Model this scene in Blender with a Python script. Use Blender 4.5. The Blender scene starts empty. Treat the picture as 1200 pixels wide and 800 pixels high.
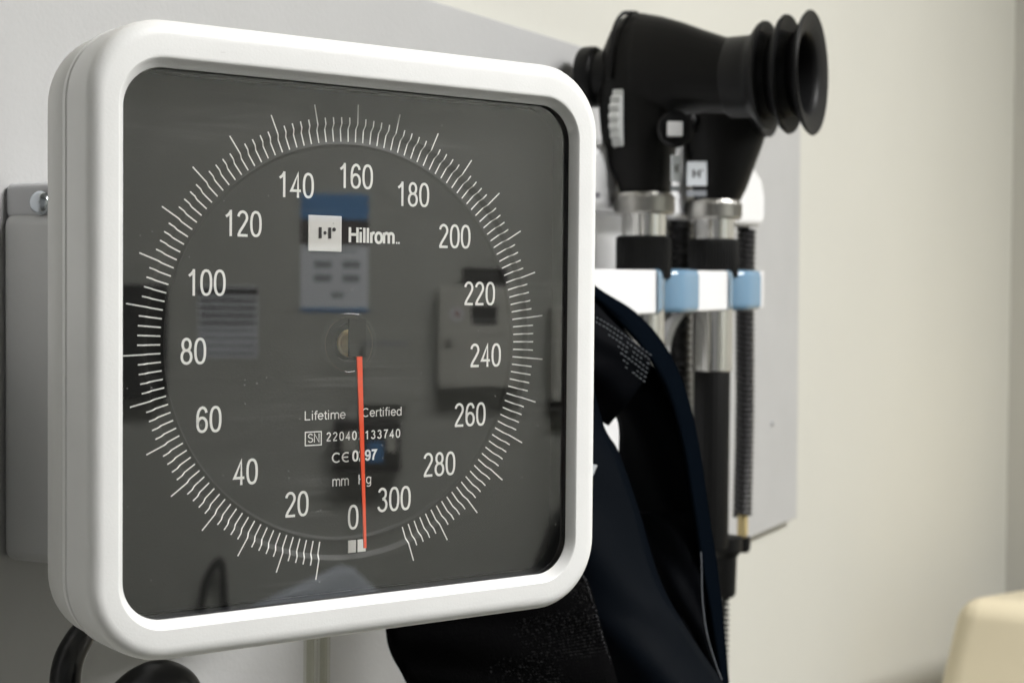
import bpy, bmesh, math, random
from mathutils import Vector, Matrix
random.seed(7)
R = math.radians
PI = math.pi
scene = bpy.context.scene
col = scene.collection

# ------------------------------------------------------------------ camera
F = 1776.76
CR = Vector((0.4813, -0.8765, 0.0086)).normalized()
CF = Vector((0.8763, 0.4809, -0.0286)).normalized()
CU = CR.cross(CF).normalized()
CR = CF.cross(CU).normalized()
CL = Vector((-0.3323, -0.2309, 0.0122))
cd = bpy.data.cameras.new('camera')
cam = bpy.data.objects.new('camera', cd); col.objects.link(cam)
m = Matrix.Identity(4)
for i in range(3):
    m[i][0] = CR[i]; m[i][1] = CU[i]; m[i][2] = -CF[i]; m[i][3] = CL[i]
cam.matrix_world = m
cd.sensor_width = 36; cd.lens = F / 1200 * 36
cd.clip_start = 0.02; cd.clip_end = 50
cd.dof.use_dof = True; cd.dof.focus_distance = 0.405; cd.dof.aperture_fstop = 24
scene.camera = cam

# ------------------------------------------------------------------ world, view
w = bpy.data.worlds.new('World'); scene.world = w; w.use_nodes = True
w.node_tree.nodes['Background'].inputs[0].default_value = (.8, .85, .9, 1)
w.node_tree.nodes['Background'].inputs[1].default_value = 0.05
scene.view_settings.view_transform = 'Standard'
scene.view_settings.look = 'None'
scene.view_settings.gamma = 1
scene.view_settings.exposure = 0.0
scene.cycles.use_denoising = True
scene.cycles.max_bounces = 10
scene.cycles.transparent_max_bounces = 16
scene.cycles.caustics_reflective = False
LIGHT_POWER = 52.0

# ------------------------------------------------------------------ helpers
def tag(o, label=None, cat=None, group=None, kind=None):
    if label: o['label'] = label
    if cat: o['category'] = cat
    if group: o['group'] = group
    if kind: o['kind'] = kind
    return o

def empty(name, loc=(0, 0, 0), rot=(0, 0, 0)):
    o = bpy.data.objects.new(name, None); col.objects.link(o)
    o.location = loc; o.rotation_euler = rot; o.empty_display_size = .02
    return o

class MB:
    def __init__(s): s.v = []; s.f = []
    def add(s, vs, fs):
        b = len(s.v); s.v += [tuple(v) for v in vs]; s.f += [tuple(b + i for i in f) for f in fs]; return s
    def box(s, x0, x1, y0, y1, z0, z1, M=None):
        vs = [Vector((x, y, z)) for x in (x0, x1) for y in (y0, y1) for z in (z0, z1)]
        if M is not None: vs = [M @ v for v in vs]
        return s.add(vs, [(0, 1, 3, 2), (4, 6, 7, 5), (0, 4, 5, 1), (2, 3, 7, 6), (0, 2, 6, 4), (1, 5, 7, 3)])
    def loft(s, rings, closed=True, cap0=False, cap1=False):
        n = len(rings[0]); b = len(s.v)
        vs = [p for r in rings for p in r]; fs = []
        for k in range(len(rings) - 1):
            for i in range(n if closed else n - 1):
                j = (i + 1) % n
                fs.append((k * n + i, k * n + j, (k + 1) * n + j, (k + 1) * n + i))
        if cap0: fs.append(tuple(range(n - 1, -1, -1)))
        if cap1: fs.append(tuple((len(rings) - 1) * n + i for i in range(n)))
        return s.add(vs, fs)
    def lathe(s, prof, M=None, n=40, cap0=False, cap1=False):
        # prof: (radius, height) about local z
        rings = []
        for r, h in prof:
            ring = [Vector((r * math.cos(2 * PI * i / n), r * math.sin(2 * PI * i / n), h)) for i in range(n)]
            if M is not None: ring = [M @ p for p in ring]
            rings.append(ring)
        return s.loft(rings, True, cap0, cap1)
    def tube(s, pts, r, n=10, caps=True):
        pts = [Vector(p) for p in pts]; rings = []
        up = Vector((0, 0, 1)); t0 = (pts[1] - pts[0]).normalized()
        if abs(t0.dot(up)) > .9: up = Vector((1, 0, 0))
        nrm = (up - t0 * up.dot(t0)).normalized()
        for i, p in enumerate(pts):
            t = (pts[min(i + 1, len(pts) - 1)] - pts[max(i - 1, 0)]).normalized()
            nrm = (nrm - t * nrm.dot(t)).normalized(); b = t.cross(nrm)
            rr = r[i] if isinstance(r, (list, tuple)) else r
            rings.append([p + (nrm * math.cos(2 * PI * k / n) + b * math.sin(2 * PI * k / n)) * rr for k in range(n)])
        return s.loft(rings, True, caps, caps)
    def prism(s, poly, axis, a0, a1):
        # poly in the plane of the two other axes, extruded along axis
        def P(u, v, a):
            return {'z': (u, v, a), 'y': (u, a, v), 'x': (a, u, v)}[axis]
        n = len(poly)
        return s.add([P(u, v, a0) for u, v in poly] + [P(u, v, a1) for u, v in poly],
                     [tuple(range(n)), tuple(range(2 * n - 1, n - 1, -1))] + [(i, i + n, (i + 1) % n + n, (i + 1) % n) for i in range(n)])
    def build(s, name, mat, parent=None, smooth=True, bevel=0, seg=3, sub=0, angle=35):
        me = bpy.data.meshes.new(name); me.from_pydata(s.v, [], s.f)
        bm = bmesh.new(); bm.from_mesh(me); bmesh.ops.recalc_face_normals(bm, faces=bm.faces); bm.to_mesh(me); bm.free()
        me.materials.append(mat)
        o = bpy.data.objects.new(name, me); col.objects.link(o)
        if parent is not None: o.parent = parent
        if smooth:
            for p in me.polygons: p.use_smooth = True
            me.set_sharp_from_angle(angle=R(angle))
        if bevel:
            md = o.modifiers.new('b', 'BEVEL'); md.width = bevel; md.segments = seg; md.limit_method = 'ANGLE'; md.angle_limit = R(40)
            md.harden_normals = False
            for p in me.polygons: p.use_smooth = True
            me.set_sharp_from_angle(angle=R(180))
            wn = o.modifiers.new('w', 'WEIGHTED_NORMAL'); wn.keep_sharp = False
        if sub:
            md = o.modifiers.new('s', 'SUBSURF'); md.levels = md.render_levels = sub
        return o

def MX(loc, axis):
    """matrix putting local z along axis"""
    return Matrix.Translation(Vector(loc)) @ Vector(axis).normalized().to_track_quat('Z', 'Y').to_matrix().to_4x4()

def at(px, py, depth):
    """point of the place seen at a pixel of the photograph, depth metres along the line of sight"""
    return CL + (CF + CR * ((px - 600) / F) - CU * ((py - 400) / F)) * depth

def spline(pts, n=8):
    pts = [Vector(p) for p in pts]; out = []
    for i in range(len(pts) - 1):
        p0 = pts[max(i - 1, 0)]; p1 = pts[i]; p2 = pts[i + 1]; p3 = pts[min(i + 2, len(pts) - 1)]
        for k in range(n):
            t = k / n
            out.append(.5 * ((2 * p1) + (p2 - p0) * t + (2 * p0 - 5 * p1 + 4 * p2 - p3) * t * t + (3 * p1 - p0 - 3 * p2 + p3) * t ** 3))
    out.append(pts[-1]); return out

# ------------------------------------------------------------------ materials
def mat(name, color, rough=.5, metal=0, spec=.5, bump=0, bscale=400, vary=0, vscale=8, coat=0, aniso=0, emit=None, stretch=None, rvary=0):
    M = bpy.data.materials.new(name); M.use_nodes = True
    nt = M.node_tree; b = nt.nodes['Principled BSDF']
    b.inputs['Base Color'].default_value = (*color, 1); b.inputs['Roughness'].default_value = rough
    b.inputs['Metallic'].default_value = metal; b.inputs['Specular IOR Level'].default_value = spec
    b.inputs['Coat Weight'].default_value = coat
    if emit:
        b.inputs['Emission Color'].default_value = (*emit[0], 1); b.inputs['Emission Strength'].default_value = emit[1]
    tc = nt.nodes.new('ShaderNodeTexCoord')
    vec = tc.outputs['Object']
    if stretch:
        mp = nt.nodes.new('ShaderNodeMapping'); mp.inputs['Scale'].default_value = stretch
        nt.links.new(vec, mp.inputs['Vector']); vec = mp.outputs['Vector']
    if bump:
        n = nt.nodes.new('ShaderNodeTexNoise'); n.inputs['Scale'].default_value = bscale; n.inputs['Detail'].default_value = 4
        nt.links.new(vec, n.inputs['Vector'])
        bp = nt.nodes.new('ShaderNodeBump'); bp.inputs['Strength'].default_value = bump; bp.inputs['Distance'].default_value = .0004
        nt.links.new(n.outputs['Fac'], bp.inputs['Height']); nt.links.new(bp.outputs['Normal'], b.inputs['Normal'])
    if vary:
        n = nt.nodes.new('ShaderNodeTexNoise'); n.inputs['Scale'].default_value = vscale; n.inputs['Detail'].default_value = 5
        nt.links.new(vec, n.inputs['Vector'])
        r = nt.nodes.new('ShaderNodeValToRGB'); r.color_ramp.elements[0].position = .3; r.color_ramp.elements[1].position = .7
        r.color_ramp.elements[0].color = (*[c * (1 - vary) for c in color], 1); r.color_ramp.elements[1].color = (*[min(1, c * (1 + vary * .5)) for c in color], 1)
        nt.links.new(n.outputs['Fac'], r.inputs['Fac']); nt.links.new(r.outputs['Color'], b.inputs['Base Color'])
    if rvary:
        n = nt.nodes.new('ShaderNodeTexNoise'); n.inputs['Scale'].default_value = vscale * 3; n.inputs['Detail'].default_value = 6
        nt.links.new(vec, n.inputs['Vector'])
        r = nt.nodes.new('ShaderNodeMapRange'); r.inputs['To Min'].default_value = max(0, rough - rvary); r.inputs['To Max'].default_value = rough + rvary
        nt.links.new(n.outputs['Fac'], r.inputs['Value']); nt.links.new(r.outputs['Result'], b.inputs['Roughness'])
    return M

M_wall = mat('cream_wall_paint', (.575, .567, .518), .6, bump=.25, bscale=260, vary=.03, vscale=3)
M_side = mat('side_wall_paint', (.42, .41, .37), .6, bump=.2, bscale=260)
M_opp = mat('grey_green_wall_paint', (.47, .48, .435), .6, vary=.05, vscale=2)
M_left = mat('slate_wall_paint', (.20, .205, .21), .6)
M_floor = mat('floor_vinyl', (.07, .068, .06), .5, vary=.2, vscale=5)
M_ceil = mat('ceiling_tile', (.42, .42, .41), .8)
M_board = mat('grey_board', (.45, .45, .45), .42, bump=.35, bscale=520, vary=.03, vscale=30)
M_white = mat('white_case_plastic', (.80, .80, .79), .36, bump=.10, bscale=1300, vary=.045, vscale=35, rvary=.08)
def scuff(M, scale, lo, hi, dark):
    nt = M.node_tree; b = nt.nodes['Principled BSDF']; L = nt.links.new
    src = b.inputs['Base Color'].links[0].from_socket
    tc = nt.nodes.new('ShaderNodeTexCoord'); mp = nt.nodes.new('ShaderNodeMapping'); mp.inputs['Scale'].default_value = (1, 1, 2.2); mp.inputs['Rotation'].default_value = (.3, .5, .2)
    n = nt.nodes.new('ShaderNodeTexNoise'); n.inputs['Scale'].default_value = scale; n.inputs['Detail'].default_value = 6; n.inputs['Roughness'].default_value = .65
    L(tc.outputs['Object'], mp.inputs['Vector']); L(mp.outputs[0], n.inputs['Vector'])
    r = nt.nodes.new('ShaderNodeMapRange'); r.inputs['From Min'].default_value = lo; r.inputs['From Max'].default_value = hi; r.inputs['To Max'].default_value = .55
    L(n.outputs['Fac'], r.inputs['Value'])
    mx = nt.nodes.new('ShaderNodeMix'); mx.data_type = 'RGBA'; L(r.outputs['Result'], mx.inputs[0]); L(src, mx.inputs[6]); mx.inputs[7].default_value = (*dark, 1)
    L(mx.outputs[2], b.inputs['Base Color'])
scuff(M_white, 170, .70, .78, (.42, .40, .37))
scuff(M_board, 120, .70, .80, (.30, .29, .28))
M_whitegloss = mat('white_gloss_plastic', (.83, .83, .84), .2, coat=.2)
M_backc = mat('case_back_plastic', (.68, .68, .66), .4, bump=.2, bscale=1500, vary=.03, vscale=60)
M_block = mat('grey_mount_plastic', (.68, .68, .67), .42, bump=.15, bscale=700)
M_strap = mat('lilac_grey_plastic', (.56, .56, .57), .25, coat=.4)
M_dial = mat('dial_black_plastic', (.011, .011, .0105), .42, spec=.12, bump=.1, bscale=1800)
M_gasket = mat('black_gasket', (.006, .006, .009), .3)
M_print = mat('dial_white_print', (.80, .80, .76), .5)
M_logo = mat('logo_silver_white', (.70, .69, .65), .4)
M_ink = mat('black_ink', (.015, .015, .015), .5)
M_orange = mat('needle_orange', (.93, .10, .035), .4)
M_orange.node_tree.nodes['Principled BSDF'].inputs['Base Color'].default_value = (.93, .10, .035, 1)
M_needle = mat('needle_grey', (.009, .009, .0085), .6, spec=.05)
M_brass = mat('brass', (.95, .76, .42), .34, metal=.6, bump=.3, bscale=900)
M_chrome = mat('chrome', (.78, .77, .75), .12, metal=1)
M_steel = mat('knurled_steel', (.42, .41, .385), .34, metal=1)
M_screw = mat('zinc_screw', (.6, .64, .68), .18, metal=1)
M_blk = mat('black_instrument_plastic', (.005, .0048, .0046), .42, spec=.16, bump=.25, bscale=900, rvary=.08, vscale=20)
M_rub = mat('black_rubber', (.0055, .0055, .006), .45, spec=.22, bump=.2, bscale=600)
M_ribc = mat('black_grip', (.005, .005, .005), .5, spec=.2)
M_cord = mat('black_cord', (.010, .010, .011), .3)
M_cordg = mat('grey_black_cord', (.018, .0175, .019), .35)
M_blue = mat('light_blue_plastic', (.155, .275, .40), .12, coat=.8)
M_gearw = mat('grey_white_dial', (.55, .56, .55), .4)
M_navy = mat('navy_cuff_nylon', (.0018, .0030, .0050), .5, spec=.035, bump=.5, bscale=110, rvary=.06, vscale=30)
M_navyr = mat('navy_cuff_binding', (.0018, .0030, .0050), .8, spec=.0)
M_cuffblk = mat('black_cuff_lining', (.0012, .0016, .0026), .7, spec=.04, bump=.5, bscale=160)
M_velcro = mat('black_velcro', (.0016, .0016, .0018), .95, spec=.04, bump=1, bscale=1500)
M_thread = mat('grey_print_thread', (.16, .17, .19), .7)
M_vinyl = mat('cream_vinyl', (.70, .62, .45), .42, bump=.3, bscale=220, vary=.05, vscale=10)
M_paper = mat('paper_white', (.82, .86, .90), .6)
M_pblue = mat('poster_blue', (.09, .27, .55), .5)
M_pdark = mat('poster_picture', (.10, .075, .07), .5, vary=.9, vscale=25)
M_pgrey = mat('print_grey', (.33, .35, .38), .6)
M_monitor = mat('monitor_black', (.008, .008, .008), .3)
M_boxg = mat('dispenser_grey', (.54, .54, .485), .4)
M_dark = mat('dark_plastic', (.03, .028, .025), .4)
M_red = mat('red_brown', (.28, .05, .02), .5)
M_chair = mat('pale_blue_vinyl', (.80, .86, .94), .4)
M_gold = mat('brass_ferrule', (.72, .58, .30), .3, metal=.7)
M_lamp = mat('lamp_diffuser', (.9, .9, .9), .5, emit=((1.0, .99, .972), LIGHT_POWER))

def clear(name, ior, tint=(1, 1, 1), rough=0.0, dust=False):
    M = bpy.data.materials.new(name); M.use_nodes = True; nt = M.node_tree; nt.nodes.clear()
    out = nt.nodes.new('ShaderNodeOutputMaterial'); mix = nt.nodes.new('ShaderNodeMixShader')
    fr = nt.nodes.new('ShaderNodeFresnel'); fr.inputs['IOR'].default_value = ior
    tr = nt.nodes.new('ShaderNodeBsdfTransparent'); tr.inputs['Color'].default_value = (*tint, 1)
    gl = nt.nodes.new('ShaderNodeBsdfGlossy'); gl.inputs['Roughness'].default_value = rough
    L = nt.links.new
    # the outer faces carry the reflectance of the whole thin pane
    ge = nt.nodes.new('ShaderNodeNewGeometry'); inv = nt.nodes.new('ShaderNodeMath'); inv.operation = 'SUBTRACT'; inv.inputs[0].default_value = 1
    L(ge.outputs['Backfacing'], inv.inputs[1]); mu = nt.nodes.new('ShaderNodeMath'); mu.operation = 'MULTIPLY'
    L(fr.outputs[0], mu.inputs[0]); L(inv.outputs[0], mu.inputs[1])
    L(mu.outputs[0], mix.inputs[0]); L(tr.outputs[0], mix.inputs[1]); L(gl.outputs[0], mix.inputs[2])
    last = mix.outputs[0]
    if dust:
        tc = nt.nodes.new('ShaderNodeTexCoord')
        def ramp(src, a, b, hi):
            r = nt.nodes.new('ShaderNodeMapRange'); r.inputs['From Min'].default_value = a; r.inputs['From Max'].default_value = b
            r.inputs['To Max'].default_value = hi; L(src, r.inputs['Value']); return r.outputs['Result']
        vo = nt.nodes.new('ShaderNodeTexVoronoi'); vo.inputs['Scale'].default_value = 330; L(tc.outputs['Object'], vo.inputs['Vector'])
        # dust specks: voronoi cell centres, thinned out by each cell's random colour
        sp = nt.nodes.new('ShaderNodeMath'); sp.operation = 'LESS_THAN'; L(vo.outputs['Distance'], sp.inputs[0]); sp.inputs[1].default_value = .075
        sc = nt.nodes.new('ShaderNodeSeparateColor'); L(vo.outputs['Color'], sc.inputs[0])
        th = nt.nodes.new('ShaderNodeMath'); th.operation = 'GREATER_THAN'; L(sc.outputs[0], th.inputs[0]); th.inputs[1].default_value = .80
        m1 = nt.nodes.new('ShaderNodeMath'); m1.operation = 'MULTIPLY'; L(sp.outputs[0], m1.inputs[0]); L(th.outputs[0], m1.inputs[1])
        m1b = nt.nodes.new('ShaderNodeMath'); m1b.operation = 'MULTIPLY'; L(m1.outputs[0], m1b.inputs[0]); L(ramp(sc.outputs[1], 0, 1, .30), m1b.inputs[1])
        # wiping streaks, strongest in patches
        mp = nt.nodes.new('ShaderNodeMapping'); mp.inputs['Scale'].default_value = (22, 1, 900); mp.inputs['Rotation'].default_value = (0, .06, 0)
        L(tc.outputs['Object'], mp.inputs['Vector'])
        n1 = nt.nodes.new('ShaderNodeTexNoise'); n1.inputs['Scale'].default_value = 1; n1.inputs['Detail'].default_value = 3; L(mp.outputs[0], n1.inputs['Vector'])
        n2 = nt.nodes.new('ShaderNodeTexNoise'); n2.inputs['Scale'].default_value = 22; n2.inputs['Detail'].default_value = 3; L(tc.outputs['Object'], n2.inputs['Vector'])
        m2 = nt.nodes.new('ShaderNodeMath'); m2.operation = 'MULTIPLY'; L(ramp(n1.outputs[0], .5, .8, .065), m2.inputs[0]); L(ramp(n2.outputs[0], .45, .75, 1), m2.inputs[1])
        # small smudges
        n3 = nt.nodes.new('ShaderNodeTexNoise'); n3.inputs['Scale'].default_value = 160; n3.inputs['Detail'].default_value = 8; n3.inputs['Roughness'].default_value = .7
        L(tc.outputs['Object'], n3.inputs['Vector'])
        m3 = nt.nodes.new('ShaderNodeMath'); m3.operation = 'MULTIPLY'; L(ramp(n3.outputs[0], .66, .76, .15), m3.inputs[0]); L(ramp(n2.outputs[0], .5, .62, 1), m3.inputs[1])
        a1 = nt.nodes.new('ShaderNodeMath'); L(m1b.outputs[0], a1.inputs[0]); L(m2.outputs[0], a1.inputs[1])
        a2 = nt.nodes.new('ShaderNodeMath'); L(a1.outputs[0], a2.inputs[0]); L(m3.outputs[0], a2.inputs[1])
        df = nt.nodes.new('ShaderNodeBsdfDiffuse'); df.inputs['Color'].default_value = (.7, .7, .68, 1)
        mx = nt.nodes.new('ShaderNodeMixShader'); L(a2.outputs[0], mx.inputs[0]); L(last, mx.inputs[1]); L(df.outputs[0], mx.inputs[2])
        last = mx.outputs[0]
    L(last, out.inputs['Surface'])
    return M

M_pane = clear('dial_window_acrylic', 2.15, dust=True)
M_dome = clear('clear_boss', 1.5, tint=(.93, .93, .92), rough=.05)
M_hose = clear('clear_hose', 1.45, tint=(.90, .90, .86), rough=.08)

# ------------------------------------------------------------------ stroke lettering (flat print)
def arc(cx, cy, rx, ry, a0, a1, n=14):
    return [(cx + rx * math.cos(R(a0 + (a1 - a0) * i / n)), cy + ry * math.sin(R(a0 + (a1 - a0) * i / n))) for i in range(n + 1)]
def oval(cx, cy, rx, ry, p=2.3, n=28):
    o = []
    for i in range(n + 1):
        c, s = math.cos(2 * PI * i / n), math.sin(2 * PI * i / n)
        o.append((cx + rx * math.copysign(abs(c) ** (2 / p), c), cy + ry * math.copysign(abs(s) ** (2 / p), s)))
    return o
G = {
 '0': (.55, [oval(.24, .5, .195, .455, 2.4)]),
 '1': (.55, [[(.09, .745), (.19, .82), (.285, .94)], [(.285, 1.0), (.285, 0)]]),
 '2': (.55, [arc(.235, .735, .18, .22, 172, -38, 14) + [(.27, .42), (.12, .20), (.055, .045)], [(.02, .045), (.44, .045)]]),
 '3': (.55, [arc(.225, .745, .165, .21, 160, -90), arc(.225, .29, .195, .245, 90, -165)]),
 '4': (.55, [[(.335, 0), (.335, .94), (.045, .275), (.46, .275)]]),
 '6': (.55, [oval(.24, .305, .185, .26, 2.1), [(.415, .76), (.385, .87), (.32, .94), (.25, .955), (.17, .92), (.10, .82), (.06, .65), (.052, .45), (.056, .33)]]),
 '7': (.55, [[(.03, .955), (.43, .955), (.28, .62), (.19, .3), (.165, 0)]]),
 '8': (.55, [oval(.24, .74, .155, .215, 2.1), oval(.24, .285, .19, .245, 2.1)]),
 '9': (.55, [oval(.24, .695, .185, .26, 2.1), [(.065, .24), (.095, .13), (.16, .06), (.23, .045), (.31, .08), (.38, .18), (.42, .35), (.428, .55), (.424, .67)]]),
 'L': (.60, [[(.09, 1), (.09, .045), (.52, .045)]]),
 'i': (.25, [[(.11, .72), (.11, 0)], [(.11, 1), (.11, .9)]]),
 'l': (.25, [[(.11, 1), (.11, 0)]]),
 'f': (.30, [[(.31, .95), (.22, .965), (.15, .90), (.14, .8), (.14, 0)], [(.02, .69), (.29, .69)]]),
 't': (.30, [[(.14, .92), (.14, .14), (.18, .05), (.29, .04)], [(.02, .69), (.28, .69)]]),
 'e': (.56, [[(.07, .38), (.49, .38)] + arc(.28, .365, .21, .33, 5, 325, 18)]),
 'm': (.85, [[(.09, .72), (.09, 0)], [(.09, .5)] + arc(.265, .5, .165, .19, 150, 0, 8) + [(.43, 0)], [(.43, .5)] + arc(.595, .5, .165, .19, 150, 0, 8) + [(.76, 0)]]),
 'C': (.72, [arc(.38, .5, .30, .455, 45, 315, 20)]),
 'r': (.34, [[(.10, .72), (.10, 0)], [(.10, .45), (.15, .62), (.23, .68), (.33, .67)]]),
 'd': (.56, [oval(.265, .36, .19, .325), [(.46, 1), (.46, 0)]]),
 'o': (.56, [oval(.28, .365, .21, .325)]),
 'S': (.67, [arc(.33, .735, .23, .22, 20, 250, 12) + [(.40, .48)] + arc(.33, .27, .25, .225, 70, -160, 12)]),
 'N': (.72, [[(.09, 0), (.09, 1), (.60, 0), (.60, 1)]]),
 'H': (.72, [[(.09, 0), (.09, 1)], [(.61, 0), (.61, 1)], [(.09, .53), (.61, .53)]]),
 'g': (.56, [oval(.265, .36, .19, .325), [(.46, .70), (.46, -.08), (.40, -.22), (.26, -.27), (.10, -.21)]]),
 'c': (.5, [arc(.28, .365, .21, .325, 45, 315, 14)]),
 'E3': (.66, [arc(.40, .5, .31, .455, 60, 300, 18), [(.10, .5), (.52, .5)]]),
 ' ': (.28, []),
}
def ribbon(mb, pts, wdt, to3):
    n = len(pts)
    if n < 2: return
    closed = (abs(pts[0][0] - pts[-1][0]) + abs(pts[0][1] - pts[-1][1])) < 1e-9
    L_, R_ = [], []
    for i, p in enumerate(pts):
        a = pts[i - 1] if i > 0 else (pts[-2] if closed else None)
        b = pts[i + 1] if i < n - 1 else (pts[1] if closed else None)
        def nn(u, v):
            dx, dy = v[0] - u[0], v[1] - u[1]; l = math.hypot(dx, dy) or 1; return (-dy / l, dx / l)
        if a is None: nx, ny = nn(p, b); k = 1
        elif b is None: nx, ny = nn(a, p); k = 1
        else:
            n1, n2 = nn(a, p), nn(p, b); nx, ny = n1[0] + n2[0], n1[1] + n2[1]; l = math.hypot(nx, ny) or 1
            nx /= l; ny /= l; k = min(2.0, 1 / max(.3, nx * n1[0] + ny * n1[1]))
        L_.append((p[0] + nx * k * wdt / 2, p[1] + ny * k * wdt / 2)); R_.append((p[0] - nx * k * wdt / 2, p[1] - ny * k * wdt / 2))
    mb.add([to3(*q) for q in L_] + [to3(*q) for q in R_], [(i, i + 1, n + i + 1, n + i) for i in range(n - 1)])
def text(mb, s, x, z, h, y, wt=.09, sx=1.0, fit=None, P=None, track=0):
    toks = list(s) if isinstance(s, str) else s
    adv = [G[c][0] + track for c in toks]
    if fit: sx = fit / (sum(adv) * h)
    to = P or (lambda u, v: (u, y, v))
    cx = x
    for c, a in zip(toks, adv):
        for st in G[c][1]:
            ribbon(mb, [(cx + u * h * sx, z + v * h) for u, v in st], wt * h, to)
        cx += a * h * sx
    return cx

# ------------------------------------------------------------------ room
def slab(name, a, mat_):
    o = MB().box(*a).build(name, mat_, smooth=False); tag(o, kind='structure'); return o
XW0, XW1, YW0, YW1, ZF, ZC = -1.5, 1.697, -2.6, .148, -1.5, 1.12
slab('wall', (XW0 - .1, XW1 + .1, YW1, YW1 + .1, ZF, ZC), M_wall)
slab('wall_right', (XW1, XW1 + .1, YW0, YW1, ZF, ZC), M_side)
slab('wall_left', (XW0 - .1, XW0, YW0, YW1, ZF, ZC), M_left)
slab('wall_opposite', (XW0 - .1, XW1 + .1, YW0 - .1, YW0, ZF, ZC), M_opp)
slab('floor', (XW0 - .1, XW1 + .1, YW0 - .1, YW1 + .1, ZF - .1, ZF), M_floor)
slab('ceiling', (XW0 - .1, XW1 + .1, YW0 - .1, YW1 + .1, ZC, ZC + .1), M_ceil)

def ceiling_light(x, y, lab):
    t = empty('ceiling_light', (x, y, ZC)); tag(t, lab, 'ceiling light')
    f = MB()
    a, b = .45, .25
    for q in ((-a, a, -b - .03, -b), (-a, a, b, b + .03), (-a - .03, -a, -b - .03, b + .03), (a, a + .03, -b - .03, b + .03)):
        f.box(q[0], q[1], q[2], q[3], -.03, 0)
    f.build('frame', M_ceil, t, smooth=False)
    MB().box(-a, a, -b, b, -.02, -.004).build('diffuser', M_lamp, t, smooth=False)
ceiling_light(.40, -1.28, 'glowing white ceiling light panel out of view above the pressure gauge')

# ------------------------------------------------------------------ grey mounting board on the wall
t = empty('mounting_board', (.2, .148, 0), (0, -.0145, 0))
tag(t, 'pale grey flat mounting board on the cream wall behind the gauge and the instruments', 'board')
MB().box(-1.1, .603, -.009, -.0005, -.1655, .1475).build('panel', M_board, t, bevel=.0012, seg=2)
def screw(parent, loc, axis, r=.0035, name='screw', m_=M_steel):
    sb = MB().lathe([(r, 0), (r, .0008), (r * .8, .0018), (r * .3, .0022), (0.0001, .0022)], MX(loc, axis), 20)
    return sb.build(name, m_, parent)
screw(t, (.541, -.009, -.0865), (0, -1, 0), .002, m_=M_board)

# ------------------------------------------------------------------ mount block behind the gauge, at the left
t = empty('wall_bracket', (.05, .139, -.015))
tag(t, 'grey plastic mounting block on the board behind the left edge of the gauge', 'bracket')
def taper_block(mb, x0, x1, yb, yf, z0, z1, dr=.002):
    A = [(x0, yb, z0), (x1, yb, z0), (x1, yb, z1), (x0, yb, z1)]
    B = [(x0 + dr, yf, z0 + dr), (x1 - dr, yf, z0 + dr), (x1 - dr, yf, z1 - dr), (x0 + dr, yf, z1 - dr)]
    mb.loft([A, B], True, True, True)
b = MB(); taper_block(b, -.0425, .07, 0, -.066, -.0570, .0525, .0010)
b.build('housing', M_block, t, bevel=.004, seg=4)
b = MB(); b.box(-.0410, .068, -.050, 0, .0505, .0620)
b.build('top_ledge', M_strap, t, bevel=.0025, seg=4)
scr = MB().lathe([(.0034, 0), (.0037, .0006), (.0036, .0018), (.0028, .0028), (.0015, .0033), (.0001, .0034)], MX((-.0405, -.0165, .0553), (-1, -.25, 0)), 24)
scr.build('bolt', M_screw, t)
# swivel neck from the block to the gauge's back
b = MB(); b.tube([(-.012, -.064, .015), (-.018, -.078, .015), (-.030, -.098, .015), (-.0385, -.113, .0155)], .016, 24)
b.build('swivel_neck', M_block, t)

# ------------------------------------------------------------------ the aneroid gauge
TH = -R(26.1)
g = empty('pressure_gauge', (0, 0, 0), (0, 0, TH))
tag(g, 'large square white blood pressure gauge with a black round-scaled dial and orange needle', 'pressure gauge')
NA = 14
def rr(hw, hh, r, y, cz=0, sx_=0):
    pts = []
    for q, (sx, sz) in enumerate(((1, 1), (-1, 1), (-1, -1), (1, -1))):
        for i in range(NA + 1):
            a = R(90 * q + 90 * i / NA)
            pts.append(Vector((sx_ + sx * (hw - r) + r * math.cos(a), y, cz + sz * (hh - r) + r * math.sin(a))))
        # mid points on the straight edge
    return pts
def ring(h, y):
    k = max(0, min(1, (h - .066) / .0078))
    return rr(h, h + .0003 + .0014 * k, h - .0560, y, .0002 + .0008 * k, .0006 * k)
prof = [(.0680, -.0058), (.0666, -.0066), (.0659, -.0077), (.0660, -.0080), (.0674, -.0095), (.0676, -.0098), (.0679, -.0100), (.0683, -.0100), (.0715, -.0100)]
for i in range(1, 9):
    a = R(90 * i / 8); prof.append((.0715 + .0038 * math.sin(a), -.0062 - .0038 * math.cos(a)))
prof += [(.0755, -.0030), (.0756, .0010), (.0756, .0048), (.0752, .0051), (.0752, .0056), (.0757, .0059), (.0757, .0078), (.0753, .0082)]
MB().loft([ring(h, y) for h, y in prof]).build('bezel', M_white, g, angle=28)
prof = [(.0738, .0075), (.0748, .0084), (.0751, .0088), (.0751, .0205), (.0742, .0222), (.072, .0228)]
MB().loft([ring(h, y) for h, y in prof], cap1=True).build('back_cover', M_backc, g, angle=50)
# dark gasket between window and dial
def ring2(h, y): return rr(h, h + .0006, max(.004, h - .0560), y, .0002)
gp = [(.0668, -.0070), (.0662, -.0074), (.0662, -.0072), (.0670, -.0066), (.0675, -.0061), (.0676, -.0055), (.0672, -.0048), (.0668, -.0040), (.0662, -.0020), (.0660, .0012)]
MB().loft([ring2(h, y) for h, y in gp]).build('gasket', M_gasket, g, angle=60)
# clear window pane
pb = MB(); pb.loft([ring2(.0674, -.0065), ring2(.0674, -.0061)], True, True, True)
pb.build('window_pane', M_pane, g, smooth=False)
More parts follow.
